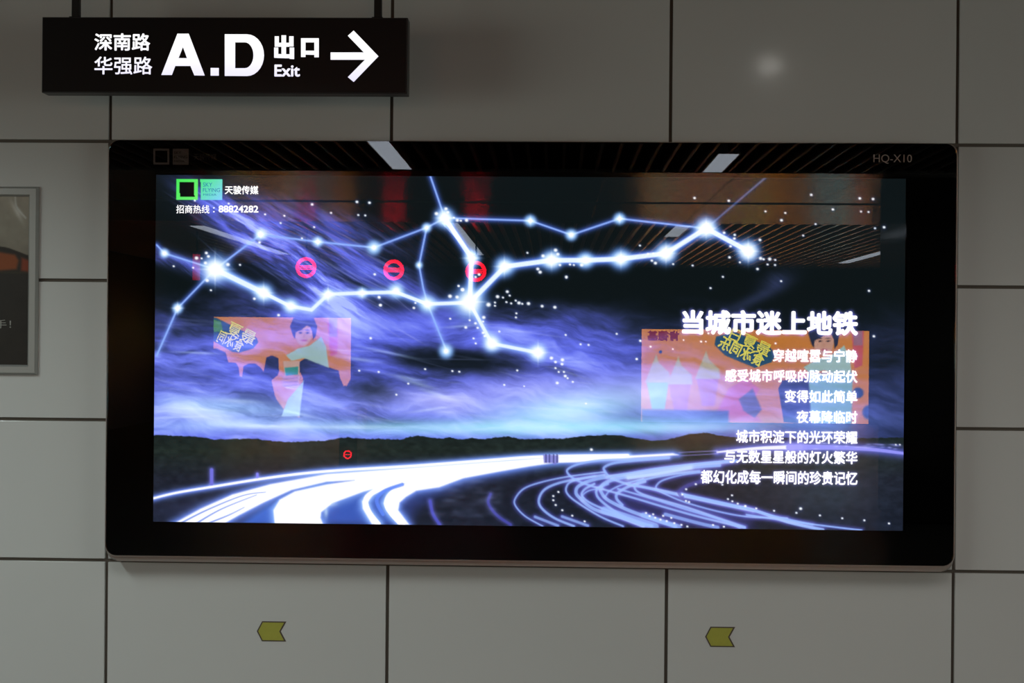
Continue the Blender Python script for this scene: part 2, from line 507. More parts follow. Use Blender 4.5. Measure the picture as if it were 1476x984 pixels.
# ================================================================ LIGHT BOX
lb_x0 = U(154.5, 500, YG)[0]; lb_x1 = U(1377, 510, YG)[0]
lb_z1 = (U(300, 202.5, YG)[1] + U(1250, 206, YG)[1]) / 2
lb_z0 = (U(300, 801, YG)[1] + U(1250, 815, YG)[1]) / 2
lcx, lcz = (lb_x0 + lb_x1) / 2, lb_z0
O = (lcx, 0.0, lcz)
lb = empty('light_box', O, 'wide black framed advertising light box showing a blue night sky over light trails', 'light box')


def loc(pts): return [(x - O[0], z - O[2]) for x, z in pts]


case = link('case', mesh_from(slab(loc(rounded(lb_x0 - 0.001, lb_x1 + 0.004, lb_z0 - 0.026, lb_z1 + 0.002, 0.05)), YG + 0.014, 0.001, 0.006), 'case'), M['steel'], lb)
case['label'] = 'brushed metal case edge showing under the glass'
g = link('glass_pane', mesh_from(slab(loc(rounded(lb_x0, lb_x1, lb_z0, lb_z1, 0.045)), YG, YG + 0.008), 'glass_pane'), M['glass'], lb)
# silver rim line around the glass edge
ring('edge_trim', loc(rounded(lb_x0 - 0.004, lb_x1 + 0.005, lb_z0 - 0.005, lb_z1 + 0.001, 0.049)), loc(rounded(lb_x0, lb_x1, lb_z0, lb_z1, 0.045)), YG + 0.002, YG + 0.014, M['steel'], lb)
YP = YG + 0.0095      # painted border just behind the glass
YA = YG + 0.0125      # the print
ax0 = U(223, 500, YA)[0]; ax1 = U(1303.5, 510, YA)[0]
az1 = (U(300, 252.5, YA)[1] + U(1250, 257, YA)[1]) / 2; az0 = (U(300, 753.5, YA)[1] + U(1250, 763, YA)[1]) / 2
ring('painted_border', loc(rounded(lb_x0, lb_x1, lb_z0, lb_z1, 0.045)), loc(rounded(ax0, ax1, az0, az1, 0.001)), YP, YP + 0.0012, M['black_gloss'], lb)


def px(lst, ox, oy, sc):
    return [(ox + p[0] / sc, oy + p[1] / sc) + tuple(p[2:]) for p in lst]


VERSES = [('穿越喧嚣与宁静', 1114, 503, 522), ('感受城市呼吸的脉动起伏', 1045, 532.5, 551), ('变得如此简单', 1131, 562, 580.5), ('夜幕降临时', 1148, 591.5, 610),
          ('城市积淀下的光环荣耀', 1061, 620, 639), ('与无数星星般的灯火繁华', 1044, 649, 668), ('都幻化成每一瞬间的珍贵记忆', 1010, 678, 698)]


def text_glow(g, s, x0, y0, x1, y1, sig, amp, col):
    """halo printed round a line of lettering"""
    me = text_mesh(s, 0.0); me.calc_loop_triangles()
    n = len(me.vertices); co = np.empty(n * 3, np.float32); me.vertices.foreach_get('co', co); co = co.reshape(-1, 3)
    tr = np.empty(len(me.loop_triangles) * 3, np.int32); me.loop_triangles.foreach_get('vertices', tr); tr = tr.reshape(-1, 3)
    bpy.data.meshes.remove(me)
    mn, mx = co.min(0), co.max(0); T3 = co[tr][:, :, :2]
    e1 = T3[:, 1] - T3[:, 0]; e2 = T3[:, 2] - T3[:, 0]; ar = np.abs(e1[:, 0] * e2[:, 1] - e1[:, 1] * e2[:, 0]) / 2
    rg = np.random.RandomState(2); k = 24; a = rg.rand(len(T3), k, 1); b = rg.rand(len(T3), k, 1); f = a + b > 1; a = np.where(f, 1 - a, a); b = np.where(f, 1 - b, b)
    pt = (T3[:, None, 0] + a * e1[:, None] + b * e2[:, None]).reshape(-1, 2); wt = np.repeat(ar / k, k)
    X = x0 + (pt[:, 0] - mn[0]) / (mx[0] - mn[0]) * (x1 - x0); Y = y1 - (pt[:, 1] - mn[1]) / (mx[1] - mn[1]) * (y1 - y0)
    sc = (x1 - x0) / (mx[0] - mn[0]) * (y1 - y0) / (mx[1] - mn[1])
    s_ = g.win(x0 - 14, y0 - 10, x1 + 14, y1 + 10); P, Q = g.P[s_], g.Q[s_]
    dx = (P[0, -1] - P[0, 0]) / (P.shape[1] - 1); dy = (Q[-1, 0] - Q[0, 0]) / (Q.shape[0] - 1)
    ci = np.clip(((X - P[0, 0]) / dx).round().astype(int), 0, P.shape[1] - 1); ri = np.clip(((Y - Q[:, P.shape[1] // 2][0]) / dy).round().astype(int), 0, P.shape[0] - 1)
    H = np.zeros(P.shape); np.add.at(H, (ri, ci), wt * sc / abs(dx * dy))
    for ax, st in ((0, dy), (1, dx)):
        r = int(3 * sig / st) + 1; kk = np.exp(-0.5 * (np.arange(-r, r + 1) * st / sig) ** 2); kk /= kk.sum()
        H = np.apply_along_axis(lambda v: np.convolve(v, kk, 'same'), ax, H)
    g.screen(s_, col, np.clip(H * amp, 0, 1))


def paint_ad(g):
    P, Q = g.P, g.Q
    full = (slice(None), slice(None))
    # ---- sky: soft streaked clouds
    th = math.radians(31); u = P * math.cos(th) + Q * math.sin(th); v = -P * math.sin(th) + Q * math.cos(th)
    wv = 14 * (fbm(P / 60, Q / 60, 91, 3) - 0.5)
    n1 = fbm(u / 95 + 3, (v + wv) / 13, 5, 6, 0.62)
    th2 = math.radians(9); u2 = P * math.cos(th2) + Q * math.sin(th2); v2 = -P * math.sin(th2) + Q * math.cos(th2)
    wv2 = 40 * (fbm(P / 90, Q / 60, 33, 4) - 0.5)
    n2 = fbm(u2 / 90, (v2 + wv2) / 19, 40, 6, 0.58)
    nb = fbm(P / 70, Q / 45, 12, 5, 0.6)

    def G(x, y, rx, ry, rot=0):
        c, s = math.cos(math.radians(rot)), math.sin(math.radians(rot)); dx, dy = P - x, Q - y
        a = (dx * c + dy * s) / rx; b = (-dx * s + dy * c) / ry
        return np.exp(-(a * a + b * b))
    eA = 0.75 * G(345, 322, 75, 20, 32) + 0.7 * G(420, 375, 110, 32, 36) + 0.75 * G(480, 430, 75, 30, 38) + 0.5 * G(455, 340, 110, 26, 28) \
        + 0.35 * G(560, 400, 90, 22, 30) + 0.5 * G(245, 372, 40, 10, 20) + 0.4 * G(290, 395, 60, 9, 22) + 0.30 * G(520, 330, 80, 18, 25)
    vA = np.clip(eA * (0.30 + 1.5 * np.clip(n1 - 0.32, 0, 1) * 1.6), 0, 0.9)
    low = sstep(400, 600, Q + 40 * (n2 - 0.5)) * (1 - 0.55 * sstep(860, 1150, P))
    eB = 0.22 * G(350, 440, 120, 26, 6) + 0.75 * G(480, 480, 90, 30, 20) + 0.55 * G(300, 500, 90, 40, 0) + 0.45 * G(620, 470, 110, 26, 5) \
        + 0.34 * G(760, 470, 90, 22, -10) + 0.34 * G(850, 505, 90, 26, -8) + 0.90 * low * (1 - 0.45 * sstep(820, 900, P)) + 0.20 * G(880, 500, 90, 40, 0) + 0.2 * G(1010, 560, 160, 40, 0)
    vB = eB * (0.42 + 1.75 * np.clip(n2 - 0.25, 0, 1))
    dark = 0.75 * G(700, 522, 75, 20, 8) + 0.85 * G(615, 520, 60, 18, 6) + 0.8 * G(520, 560, 65, 20, 4) + 0.5 * G(270, 480, 60, 18, 0) + 0.55 * G(430, 525, 60, 20, 8) \
        + 0.4 * G(590, 610, 80, 8, 0) + 0.35 * G(265, 540, 60, 14, 4) + 0.5 * G(560, 440, 50, 10, 0) + 0.4 * G(940, 470, 60, 26, -20)
    vB = vB * (1 - np.clip(dark * (0.55 + 0.9 * nb), 0, 0.88)) * sstep(395, 470, Q + 50 * (nb - 0.5) + 40 * G(470, 440, 60, 50))
    vv = 1 - (1 - vA) * np.exp(-1.35 * np.clip(vB, 0, None) ** 1.25)
    stops = [0, 0.18, 0.4, 0.62, 0.82, 1.0]
    cols = np.array([(13, 20, 22), (40, 49, 84), (70, 80, 170), (98, 110, 230), (140, 155, 250), (190, 208, 255)]) / 255.0
    for k in range(3): g.c[..., k] = np.interp(vv, stops, cols[:, k])
    # right side blue dusk
    g.screen(full, (60, 75, 175), 0.75 * sstep(505, 600, Q) * sstep(880, 1000, P) * (0.55 + 0.8 * n2) * (1 - 0.5 * sstep(1150, 1300, P)))
    g.screen(full, (150, 160, 255), 0.50 * G(930, 568, 120, 26, -4) + 0.16 * G(1000, 520, 60, 18, -18) * n2)
    g.screen(full, (90, 100, 190), 0.30 * G(1120, 405, 26, 14, -30) * (n1 * 1.6) + 0.22 * G(1085, 432, 45, 8, -25))
    g.screen(full, (115, 135, 240), 0.50 * G(330, 590, 150, 30, 3) * (0.3 + 1.2 * n2) + 0.35 * G(260, 520, 60, 30, 0) * n2 + 0.25 * G(560, 585, 120, 25, 4) * (0.3 + 1.2 * n2))
    # warm violet and pale cyan glow over the horizon
    g.screen(full, (150, 140, 235), 0.40 * G(720, 565, 170, 22, -6) * (0.5 + n2) + 0.3 * G(640, 580, 60, 14, 10) * (0.5 + n2))
    g.screen(full, (120, 215, 250), 0.85 * G(815, 592, 110, 24, -7))
    g.screen(full, (110, 205, 250), 0.75 * G(700, 615, 260, 12, -1) + 0.45 * G(880, 618, 170, 12, -2))
    g.screen(full, (110, 175, 250), 0.8 * G(340, 588, 110, 14, 4) * (0.35 + 1.3 * n2) + 0.5 * G(430, 612, 220, 8, 1) * (0.35 + 1.3 * n2) + 0.25 * G(270, 618, 90, 8, 0))
    g.screen(full, (80, 150, 240), 0.55 * G(1000, 617, 130, 7, -1) + 0.25 * G(1120, 606, 100, 6, 0))
    for (x, y, L, h, r) in ((385, 614, 40, 2, 1), (300, 590, 45, 2.5, 3), (260, 601, 50, 2, -2), (345, 578, 30, 3, 3), (520, 615, 60, 2.5, 0), (430, 596, 26, 2, 12), (280, 508, 30, 1.6, 2), (520, 518, 26, 2.5, 8),
                            (560, 508, 40, 2, 12), (600, 552, 30, 3, 16), (630, 568, 26, 3, 18), (590, 545, 22, 2.5, 12), (620, 590, 30, 2, -8), (665, 470, 22, 2, -4)):
        g.blob(x, y, L, h, (170, 205, 255), 0.38, r)
    rng = np.random.RandomState(4)
    for k in range(70):
        x = rng.uniform(260, 600); y = 290 + (x - 260) * 0.42 + rng.normal(0, 38)
        if y < 285: continue
        g.blob(x, y, rng.uniform(14, 40), rng.uniform(0.7, 1.4), (150, 155, 245), rng.uniform(0.08, 0.26), 31 + rng.normal(0, 4))
    for k in range(90):
        x = rng.uniform(225, 900); y = rng.uniform(455, 620)
        g.blob(x, y, rng.uniform(12, 45), rng.uniform(0.8, 2.0), (160, 175, 255), rng.uniform(0.05, 0.20), rng.normal(6, 6))
    # ---- mountains and plain
    ridge = [(200, 627), (224, 627), (281, 628.5), (308, 633), (371, 632), (384, 634.7), (417, 637), (452, 635.5), (471, 634.7), (488, 631), (501, 630), (520, 632), (536, 632.5), (545, 631.5), (560, 633), (579, 633), (592, 629),
             (603, 628), (622, 630.5), (636, 632), (640, 631.5), (649, 630), (656, 632.5), (663, 633), (672, 632), (679, 631), (695, 633), (716, 630), (733, 629), (742, 631), (755, 632.5), (780, 632), (812, 632), (830, 629.5), (847, 627.6),
             (872, 626.5), (896, 627.6), (912, 631), (939, 634.7), (960, 634), (975, 630), (991, 626), (1006, 625), (1018, 623), (1035, 627), (1060, 630), (1103, 629), (1180, 632), (1320, 630)]
    rx = [p[0] for p in ridge]; ry = [p[1] for p in ridge]
    rl = np.interp(P, rx, ry) + 1.2 * (vnoise(P / 3.0, P * 0, 3) - 0.5)
    m = sstep(-0.7, 0.7, Q - rl)
    gn = fbm(P / 9, Q / 5, 70, 4)
    gcol = np.stack([np.interp(Q, [628, 650, 690, 765], [27, 31, 30, 26]), np.interp(Q, [628, 650, 690, 765], [36, 40, 34, 32]), np.interp(Q, [628, 650, 690, 765], [36, 37, 46, 46])], -1) / 255.0
    gcol = gcol * (0.72 + 0.55 * gn)[..., None]
    g.c[:] = g.c * (1 - m[..., None]) + gcol * m[..., None]
    g.blob(1180, 705, 90, 45, (38, 50, 52), 0.4); g.blob(300, 735, 90, 20, (30, 30, 60), 0.5)
    # ---- left road
    WH = (255, 255, 255); LB = (95, 130, 255); VI = (80, 80, 200)
    g.fill([(300, 740), (380, 700), (480, 684), (700, 668), (800, 664), (800, 668), (700, 690), (630, 715), (600, 735), (590, 756), (250, 756)], (55, 75, 160), 14, 0.55)
    g.fill([(455, 756), (470, 730), (530, 705), (590, 700), (570, 720), (580, 756)], (70, 110, 225), 9, 0.6)
    g.fill([(345, 756), (385, 728), (450, 700), (480, 694), (440, 715), (405, 740), (400, 756)], (70, 120, 235), 7, 0.7)
    g.stroke([(219, 718.5), (254, 710), (308, 701), (390, 688), (471, 679), (600, 671), (700, 663.5), (782, 658), (905, 656)], 3.2, WH, LB, 4, 0.9, taper=(0.9, 1.3))
    g.fill([(249, 755), (289, 733), (335, 712.5), (390, 697.6), (471, 683), (600, 673.5), (700, 666), (782, 660), (860, 658), (905, 656.5), (970, 653), (978, 655.5), (905, 660), (830, 666), (798, 667), (763, 672), (722, 679), (668, 689), (633, 702), (600, 707), (585, 716), (576, 724), (574, 735), (590, 756),
            (576, 756), (557, 735), (553, 725), (562, 711), (580, 701), (600, 694), (560, 700), (538, 712), (530, 724), (532, 735), (547, 755), (536, 755), (523, 733), (522, 722), (530, 714), (547, 704), (570, 697), (525, 708), (479, 725), (463, 738), (462, 746), (466, 756), (396, 756), (394, 735), (403, 720), (425, 708), (471, 698), (511, 692), (471, 694), (420, 706), (380, 724), (345, 742), (320, 756)], WH, 1.6, 1.0, LB, 6, 0.85)
    for a in ([(262, 753), (300, 734), (350, 714), (383, 709)], [(283, 754), (320, 733), (370, 713)], [(300, 754), (330, 742), (352, 731)]):
        g.stroke(a, 2.0, (110, 140, 230), None, 3, 0, taper=(1.1, 0.3))
    g.stroke([(545, 755), (532, 738), (527, 722), (535, 711), (560, 699), (590, 690)], 7.5, WH, LB, 4, 0.5)
    g.stroke([(580, 756), (563, 737), (558, 722), (569, 708), (600, 696), (640, 686)], 8.5, WH, LB, 4, 0.5)
    g.stroke([(552, 741), (543, 722), (553, 708), (580, 698)], 5, (95, 135, 245), None, 3, 0, a=0.8)
    g.blob(470, 738, 3, 8, (190, 220, 255), 0.6); g.blob(478, 726, 8, 4, (170, 200, 255), 0.5)
    g.stroke([(620, 722), (624, 740), (634, 756)], 4, (80, 85, 200), VI, 3, 0.5, a=0.8)
    g.stroke([(707, 712), (704, 725), (716, 742), (736, 756)], 3.5, (72, 74, 175), VI, 3, 0.4, a=0.75)
    g.stroke([(305, 677), (305, 697)], 5, (110, 110, 215), VI, 3, 0.5, smooth=False); g.stroke([(371, 683), (371, 687)], 4, (130, 130, 240), VI, 3, 0.5, smooth=False)
    for k in range(60):
        x = rng.uniform(630, 720); g.blob(x, rng.uniform(690, 745), 8, 3, (60, 66, 95), 0.18)
    # vehicle block on the horizon road
    g.fill([(783, 655), (805, 656), (805, 666), (799, 670), (796, 667), (784, 667)], (120, 120, 205), 1.2, 0.9)
    for x in (787, 792, 798, 803): g.stroke([(x, 655), (x, 666)], 1.4, (60, 62, 120), smooth=False)
    # ---- right road
    R = lambda l: px(l, 720, 630, 4.1)
    N = lambda l: px(l, 900, 600, 2.952)
    TB = (150, 185, 252); GL = (80, 78, 215)
    g.fill(R([(430, 330), (470, 270), (700, 220), (1000, 170), (1400, 145), (1300, 200), (1100, 230), (960, 260), (930, 320), (1200, 400), (1500, 440), (1500, 530), (1000, 530), (700, 470)]), (70, 68, 165), 16, 0.38)
    g.fill(R([(640, 250), (800, 205), (1000, 175), (1250, 155), (1380, 145), (1300, 170), (1150, 195), (950, 225), (750, 262)]), (120, 128, 240), 6, 0.55)
    strokes = [
        ([(255, 525), (150, 465), (92, 400), (97, 355), (150, 300), (260, 262), (420, 230), (620, 205)], 2.4, 0),
        ([(440, 525), (330, 480), (255, 425), (232, 375), (260, 315), (330, 277), (440, 250), (620, 222)], 3.8, 0),
        ([(730, 525), (600, 470), (460, 385), (402, 335), (395, 295), (430, 260), (560, 230)], 3.0, 0),
        ([(850, 525), (720, 475), (560, 425), (470, 355), (452, 320), (470, 287), (540, 255), (650, 232), (780, 215), (960, 185), (1200, 157), (1400, 140)], 5.5, 0),
        ([(900, 525), (740, 470), (560, 400), (490, 350), (500, 310), (560, 275)], 3.5, 0),
        ([(1000, 118), (800, 130), (600, 135), (470, 158), (408, 185), (402, 210), (440, 245), (520, 280), (640, 315), (800, 360), (1000, 420), (1200, 475), (1450, 535)], 3.4, 0),
        ([(1000, 122), (800, 138), (680, 152), (622, 175), (622, 200), (660, 240), (760, 277), (900, 302), (1100, 345), (1300, 388), (1500, 428)], 4.0, 0),
        ([(1040, 525), (900, 480), (760, 430), (640, 370), (602, 325), (600, 292), (640, 262), (740, 235), (900, 208), (1100, 180), (1300, 165)], 5.5, 0),
        ([(900, 522), (800, 500), (700, 450), (600, 375), (572, 330), (585, 298), (640, 275)], 4.0, 0),
        ([(725, 400), (692, 362), (700, 328), (770, 288), (860, 262)], 4.5, 0),
        ([(490, 375), (490, 345), (530, 315), (610, 300)], 2.0, 0),
        ([(625, 350), (650, 318), (720, 282), (850, 245)], 2.4, 0),
        ([(1450, 530), (1300, 480), (1100, 412), (900, 355), (822, 325), (798, 295), (820, 265), (900, 240), (1040, 215), (1180, 200)], 3.5, 0),
        ([(1700, 478), (1476, 470), (1300, 440), (1100, 385), (980, 335), (930, 308), (930, 282), (970, 252), (1080, 222), (1190, 207)], 2.6, 0),
        ([(700, 305), (900, 362), (1100, 425), (1300, 485), (1420, 535)], 3.0, 0),
        ([(640, 240), (860, 195), (1100, 165), (1340, 140)], 2.5, 0),
        ([(210, 470), (345, 522)], 3.6, 1), ([(370, 468), (522, 522)], 3.6, 1),
        ([(980, 455), (1180, 508), (1290, 532)], 4.6, 1), ([(620, 430), (760, 475), (920, 528)], 10, 1), ([(850, 460), (960, 498), (1060, 530)], 7, 1),
        ([(760, 275), (1000, 330), (1250, 385), (1500, 436)], 3.0, 0),
    ]
    for pts, w_, k in strokes: g.stroke(R(pts), w_ * (0.85 if k == 0 else 1), TB, GL, 3.0, 0.5, a=0.8 if k == 0 else 0.7)
    for pts, w_ in (([(240, 330), (400, 365), (560, 402), (700, 450), (845, 482)], 4.2), ([(520, 418), (700, 445), (850, 465), (1010, 484)], 2.2), ([(500, 385), (640, 425), (800, 460)], 2.6)):
        g.stroke(N(pts), w_, TB, GL, 3, 0.5, a=0.9)
    g.stroke(R([(1080, 352), (1062, 322), (1110, 287), (1185, 262)]), 5, (78, 76, 165), GL, 4, 0.3, a=0.6)
    g.stroke(R([(1130, 180), (1000, 205), (900, 222), (760, 240)]), 4, (190, 215, 255), TB, 3, 0.4, a=0.9)
    g.stroke(R([(1060, 90), (1290, 80)]), 1.2, (130, 130, 210), None, a=0.8); g.stroke(R([(1050, 110), (1290, 97)]), 1.2, (120, 120, 200), None, a=0.8)
    g.stroke(N([(395, 152), (500, 141), (600, 134), (750, 130)]), 5.2, (235, 235, 255), (100, 100, 240), 6, 0.8, taper=(0.4, 1.2))
    g.stroke(N([(700, 131), (900, 132), (1050, 140), (1190, 157)]), 7.5, (150, 150, 250), (80, 80, 220), 6, 0.7, taper=(1.1, 0.5), a=0.9)
    for k in range(26): g.blob(1170 + rng.uniform(0, 130), 641 + rng.normal(0, 3) + 0.0, rng.uniform(2, 6), 1.0, (120, 120, 240), 0.5)
    # ---- constellations
    TH = (140, 175, 250); TG = (70, 100, 225)
    for pts in ([(226, 353), (237, 365), (310, 388), (375.6, 338), (458, 348.4), (539, 356.7), (615, 328), (641.6, 314), (764.5, 318), (823.4, 338.4), (893, 315), (1018, 329)],
                [(641, 314), (620, 253)], [(615, 328), (604, 382), (610, 415), (616, 437), (643, 504)], [(310, 388), (256, 444), (226, 512)]):
        g.stroke(pts, 2.3, TH, TG, 3.6, 0.6, a=0.95, smooth=False)
    g.stroke([(1018, 329), (1104, 255.5)], 2.2, (95, 120, 185), TG, 3, 0.2, a=0.6, smooth=False)
    TK = (225, 240, 255); KG = (90, 130, 255)
    for pts, w_ in (([(310, 388), (380, 422), (418, 441), (449, 446.5), (473, 424), (522, 422), (571, 421), (616, 438), (677, 436)], 5.0),
                    ([(641, 314), (680, 372), (677, 436), (728, 384), (795, 375), (844, 375), (895, 373), (960, 365), (1018, 329), (1079, 362)], 6.6), ([(677, 436), (709, 495), (775, 508)], 4.8), ([(310, 388), (380, 422)], 7)):
        g.stroke(pts, w_, TK, KG, 4.5, 0.85, smooth=False)

    def star(x, y, core, halo, cross=0, disc=0.55):
        halo *= 1.08; cross *= 0.85
        g.blob(x, y, halo, halo, (90, 140, 255), 0.85, p=3.4)
        g.blob(x, y, halo * disc + 3, halo * disc + 3, (150, 205, 255), 0.8, p=3)
        g.blob(x, y, core, core, (255, 255, 255), 1.0, p=3)
        if cross:
            g.blob(x, y, cross, 1.1, (200, 225, 255), 0.9); g.blob(x, y, 1.1, cross, (200, 225, 255), 0.9)
    for s in ((310, 388, 13, 22, 22), (677, 435, 14, 24, 22), (1018, 329, 11, 17, 14), (960, 365, 10, 16, 14), (895, 373, 8, 15, 12), (1078.6, 362, 11, 17, 16), (727, 384, 8, 15, 13), (844, 375, 6, 12, 0), (795, 375, 9, 15, 12),
              (641, 314, 9, 15, 12), (680, 372, 7, 12, 12), (709, 495, 8, 13, 0), (775.6, 508, 8, 13, 14), (616, 438, 6, 13, 0), (571, 419, 5, 11, 0), (380, 422, 8, 14, 13), (419, 441, 6, 11, 0), (473, 424, 5, 8, 12), (522, 422, 4, 7, 7),
              (375.6, 338, 4, 8, 6), (458, 348.4, 3.5, 7, 6), (539, 356.7, 4, 10, 0), (764.5, 318, 3.5, 8, 7), (823.4, 338.4, 4, 8, 0), (893, 315, 3.5, 8, 7), (615, 328, 3, 6, 0), (604, 382, 2, 4, 0), (643, 506, 4, 10, 0), (256, 444, 4, 7, 8), (237, 365, 3.5, 6, 0)):
        star(*s)
    dots = px([(270, 180), (470, 198), (963, 203, 2.4), (1228, 188, 2.4), (1302, 193, 2.4), (1075, 253), (685, 262), (799, 270), (777, 313), (975, 337), (1236, 266), (1277, 268), (903, 403), (652, 428, 2.4), (537, 560), (145, 568), (260, 577), (365, 710), (622, 760, 2.4), (765, 857, 2.4), (1333, 616, 2.2), (1358, 750, 2.2), (1367, 798, 2.4), (280, 520, 3.2), (310, 522), (338, 490, 2.6), (350, 510, 2.6), (333, 549, 2.8), (465, 558, 3.2), (343, 652, 3)], 215, 245, 4.1)
    dots += px([(150, 92, 2.2), (155, 127, 2.2), (310, 140, 2.2), (317, 117), (478, 190), (110, 280, 2.2), (57, 430), (147, 436), (362, 423), (488, 432), (520, 435), (284, 490), (229, 541), (788, 429), (517, 38), (477, 86, 3.4), (535, 55, 3), (510, 90, 3), (655, 125, 4), (685, 115), (685, 130), (697, 88, 3), (722, 92), (742, 65, 2.6), (753, 83), (738, 113), (760, 119), (781, 106), (796, 117, 3), (811, 121), (840, 120, 3), (903, 132, 2.5), (962, 137, 2.8), (784, 165), (782, 184), (633, 184, 3), (630, 203), (595, 211, 2.2), (605, 232, 2), (630, 255, 2.2), (638, 270, 2.2), (550, 230, 2.5), (586, 281), (596, 304), (705, 249), (568, 197), (1012, 265), (1081, 308), (1118, 311), (1248, 260), (1357, 292), (1340, 377), (946, 372, 3), (965, 390, 2.3), (997, 380, 3), (995, 400, 2.4), (965, 418), (980, 436), (1004, 436), (1010, 455, 2.5), (1021, 465), (973, 487, 2.5), (1045, 482), (728, 496), (820, 502, 1.2), (1106, 582), (1015, 0)], 500, 400, 3.209)
    dots += px([(523, 380, 2.2), (720, 396, 2.2), (931, 457), (1045, 466), (1023, 508, 2.4), (1194, 362, 2.2), (1319, 446), (1219, 530), (1148, 596), (209, 653), (899, 621, 2.5), (724, 721, 2.2), (784, 750), (885, 788, 2.3), (512, 768), (400, 760), (686, 833), (1021, 858), (615, 898), (298, 754, 2.8), (278, 740, 2.2), (693, 580, 2.4), (754, 592, 2.2), (752, 613, 2.2), (730, 657, 2.2), (903, 727, 3), (920, 732, 2), (955, 731, 3), (987, 736), (943, 762), (986, 765), (255, 700), (285, 698)], 870, 190, 3.989)
    dots += px([(168, 410, 2.3), (250, 414, 2.3), (176, 491), (222, 494), (262, 594), (318, 588, 2.3), (225, 980, 2), (2, 478)], 1200, 190, 4.279)
    dots += px([(1038, 695), (1200, 680, 3.2), (1213, 703, 2.8), (1128, 713, 3), (1098, 788, 2.8), (1111, 806, 3), (1225, 765, 2.2), (1283, 762, 2), (1305, 765), (1350, 765, 3), (1262, 833, 2.3), (515, 470, 3.2), (570, 442, 2.8), (580, 462, 2.5), (615, 493), (635, 508, 3), (655, 510, 2), (688, 508, 3), (642, 886), (665, 908, 3), (740, 834, 2), (760, 820, 2.5)], 500, 190, 3.989)
    dots += px([(1327, 238, 2.2), (85, 262), (139, 293), (66, 358), (804, 276), (315, 258, 1.2), (408, 266), (433, 266, 1.2), (258, 306, 1.2), (447, 222)], 900, 420, 3.69)
    dots += px([(543, 73, 2.5), (348, 323), (318, 347), (318, 372), (332, 400), (371, 431), (430, 463), (503, 497), (866, 447), (908, 455), (887, 465), (920, 475), (967, 464), (951, 486), (988, 495), (1015, 476), (1033, 507), (1075, 517), (1110, 527), (1262, 518), (1326, 528), (1103, 307), (1160, 277), (1317, 280), (1374, 343), (1350, 365), (1376, 378), (1408, 392), (1453, 406), (1080, 338), (1102, 376), (1120, 382)], 720, 630, 4.1)
    dots += px([(750, 392, 2.6), (732, 410), (637, 401), (561, 391), (514, 381), (832, 421), (927, 433), (1021, 442), (1126, 455), (1155, 120, 1.2), (1172, 120, 1.2)], 900, 600, 2.952)
    for d_ in dots:
        r = d_[2] if len(d_) > 2 else 1.7
        g.blob(d_[0], d_[1], r * 0.8 + 0.25, r * 0.72 + 0.15, (245, 250, 255), 1.0, p=3.6)
        g.blob(d_[0], d_[1], r * 1.6, r * 1.6, (90, 120, 240), 0.22)
    text_glow(g, '当城市迷上地铁', 983, 447, 1237, 483, 2.6, 1.9, (125, 125, 255))
    for s_, x0_, y0_, y1_ in VERSES: text_glow(g, s_, x0_, y0_, 1236, y1_, 2.0, 1.5, (150, 140, 255))
    # small square logos printed at the top left
    def sq(x0, y0, x1, y1, c, c2=None):
        s = g.win(x0, y0, x1, y1); a = ((g.P[s] > x0) & (g.P[s] < x1) & (g.Q[s] > y0) & (g.Q[s] < y1)).astype(float)
        if c2 is None: g.over(s, c, a)
        else:
            t = np.clip((g.P[s] - x0 + g.Q[s] - y0) / (x1 - x0 + y1 - y0), 0, 1)[..., None]
            cc = (np.array(c) * (1 - t) + np.array(c2) * t) / 255; g.c[s] = g.c[s] * (1 - a[..., None]) + a[..., None] * cc
    sq(254, 257.8, 285.5, 288.2, (70, 225, 90), (110, 235, 110)); sq(259, 262.5, 280.3, 283.8, (10, 12, 14))
    sq(289, 257.8, 320.3, 288.2, (80, 225, 130), (125, 205, 250))


pr_lit = print_mat('backlit_print', 1.0)
ad = grid_print('printed_picture', ax0, ax1, az0, az1, YA, 1000, 470, paint_ad, pr_lit, lb, off=O, gain=1.22)
ad['label'] = 'backlit print of constellations above mountains and road light trails'
YT = YA - 0.0008


def T(name, s, x0, y0, x1, y1, mat, bold, glow=0.0, gm='text_glow', Y=YT, parent=lb):
    if glow:
        text_px(name + '_glow', s, x0, y0, x1, y1, Y + 0.0004, M[gm], parent, bold + glow, O, grow=glow * 0.8 * (y1 - y0) / 336.0)
    return text_px(name, s, x0, y0, x1, y1, Y, M[mat] if isinstance(mat, str) else mat, parent, bold, O)


T('title_lettering', '当城市迷上地铁', 983, 447, 1237, 483, 'text_white', 0.045)
for s, x0, y0, y1 in VERSES:
    T('verse_lettering', s, x0, y0, 1236, y1, 'text_white', 0.028)
T('company_lettering', '天骏传媒', 324, 267.5, 372.5, 280, 'text_white', 0.024)
T('hotline_lettering', '招商热线', 254, 295.3, 302, 307.5, 'text_white', 0.012)
T('hotline_lettering', ':', 307, 298.5, 309.5, 306, 'text_white', 0.0)
T('hotline_number', '88824282', 315, 296, 372.5, 306.3, 'text_white', 0.03)
lt = emis('logo_ink', lin((40, 130, 190)), 0.9)
T('logo_lettering', 'SKY', 292.5, 263, 306, 269, lt, 0.0); T('logo_lettering', 'FLYING', 292.5, 271, 317, 276.5, lt, 0.0); T('logo_lettering', 'MEDIA', 293, 279, 312, 282, lt, 0.0)
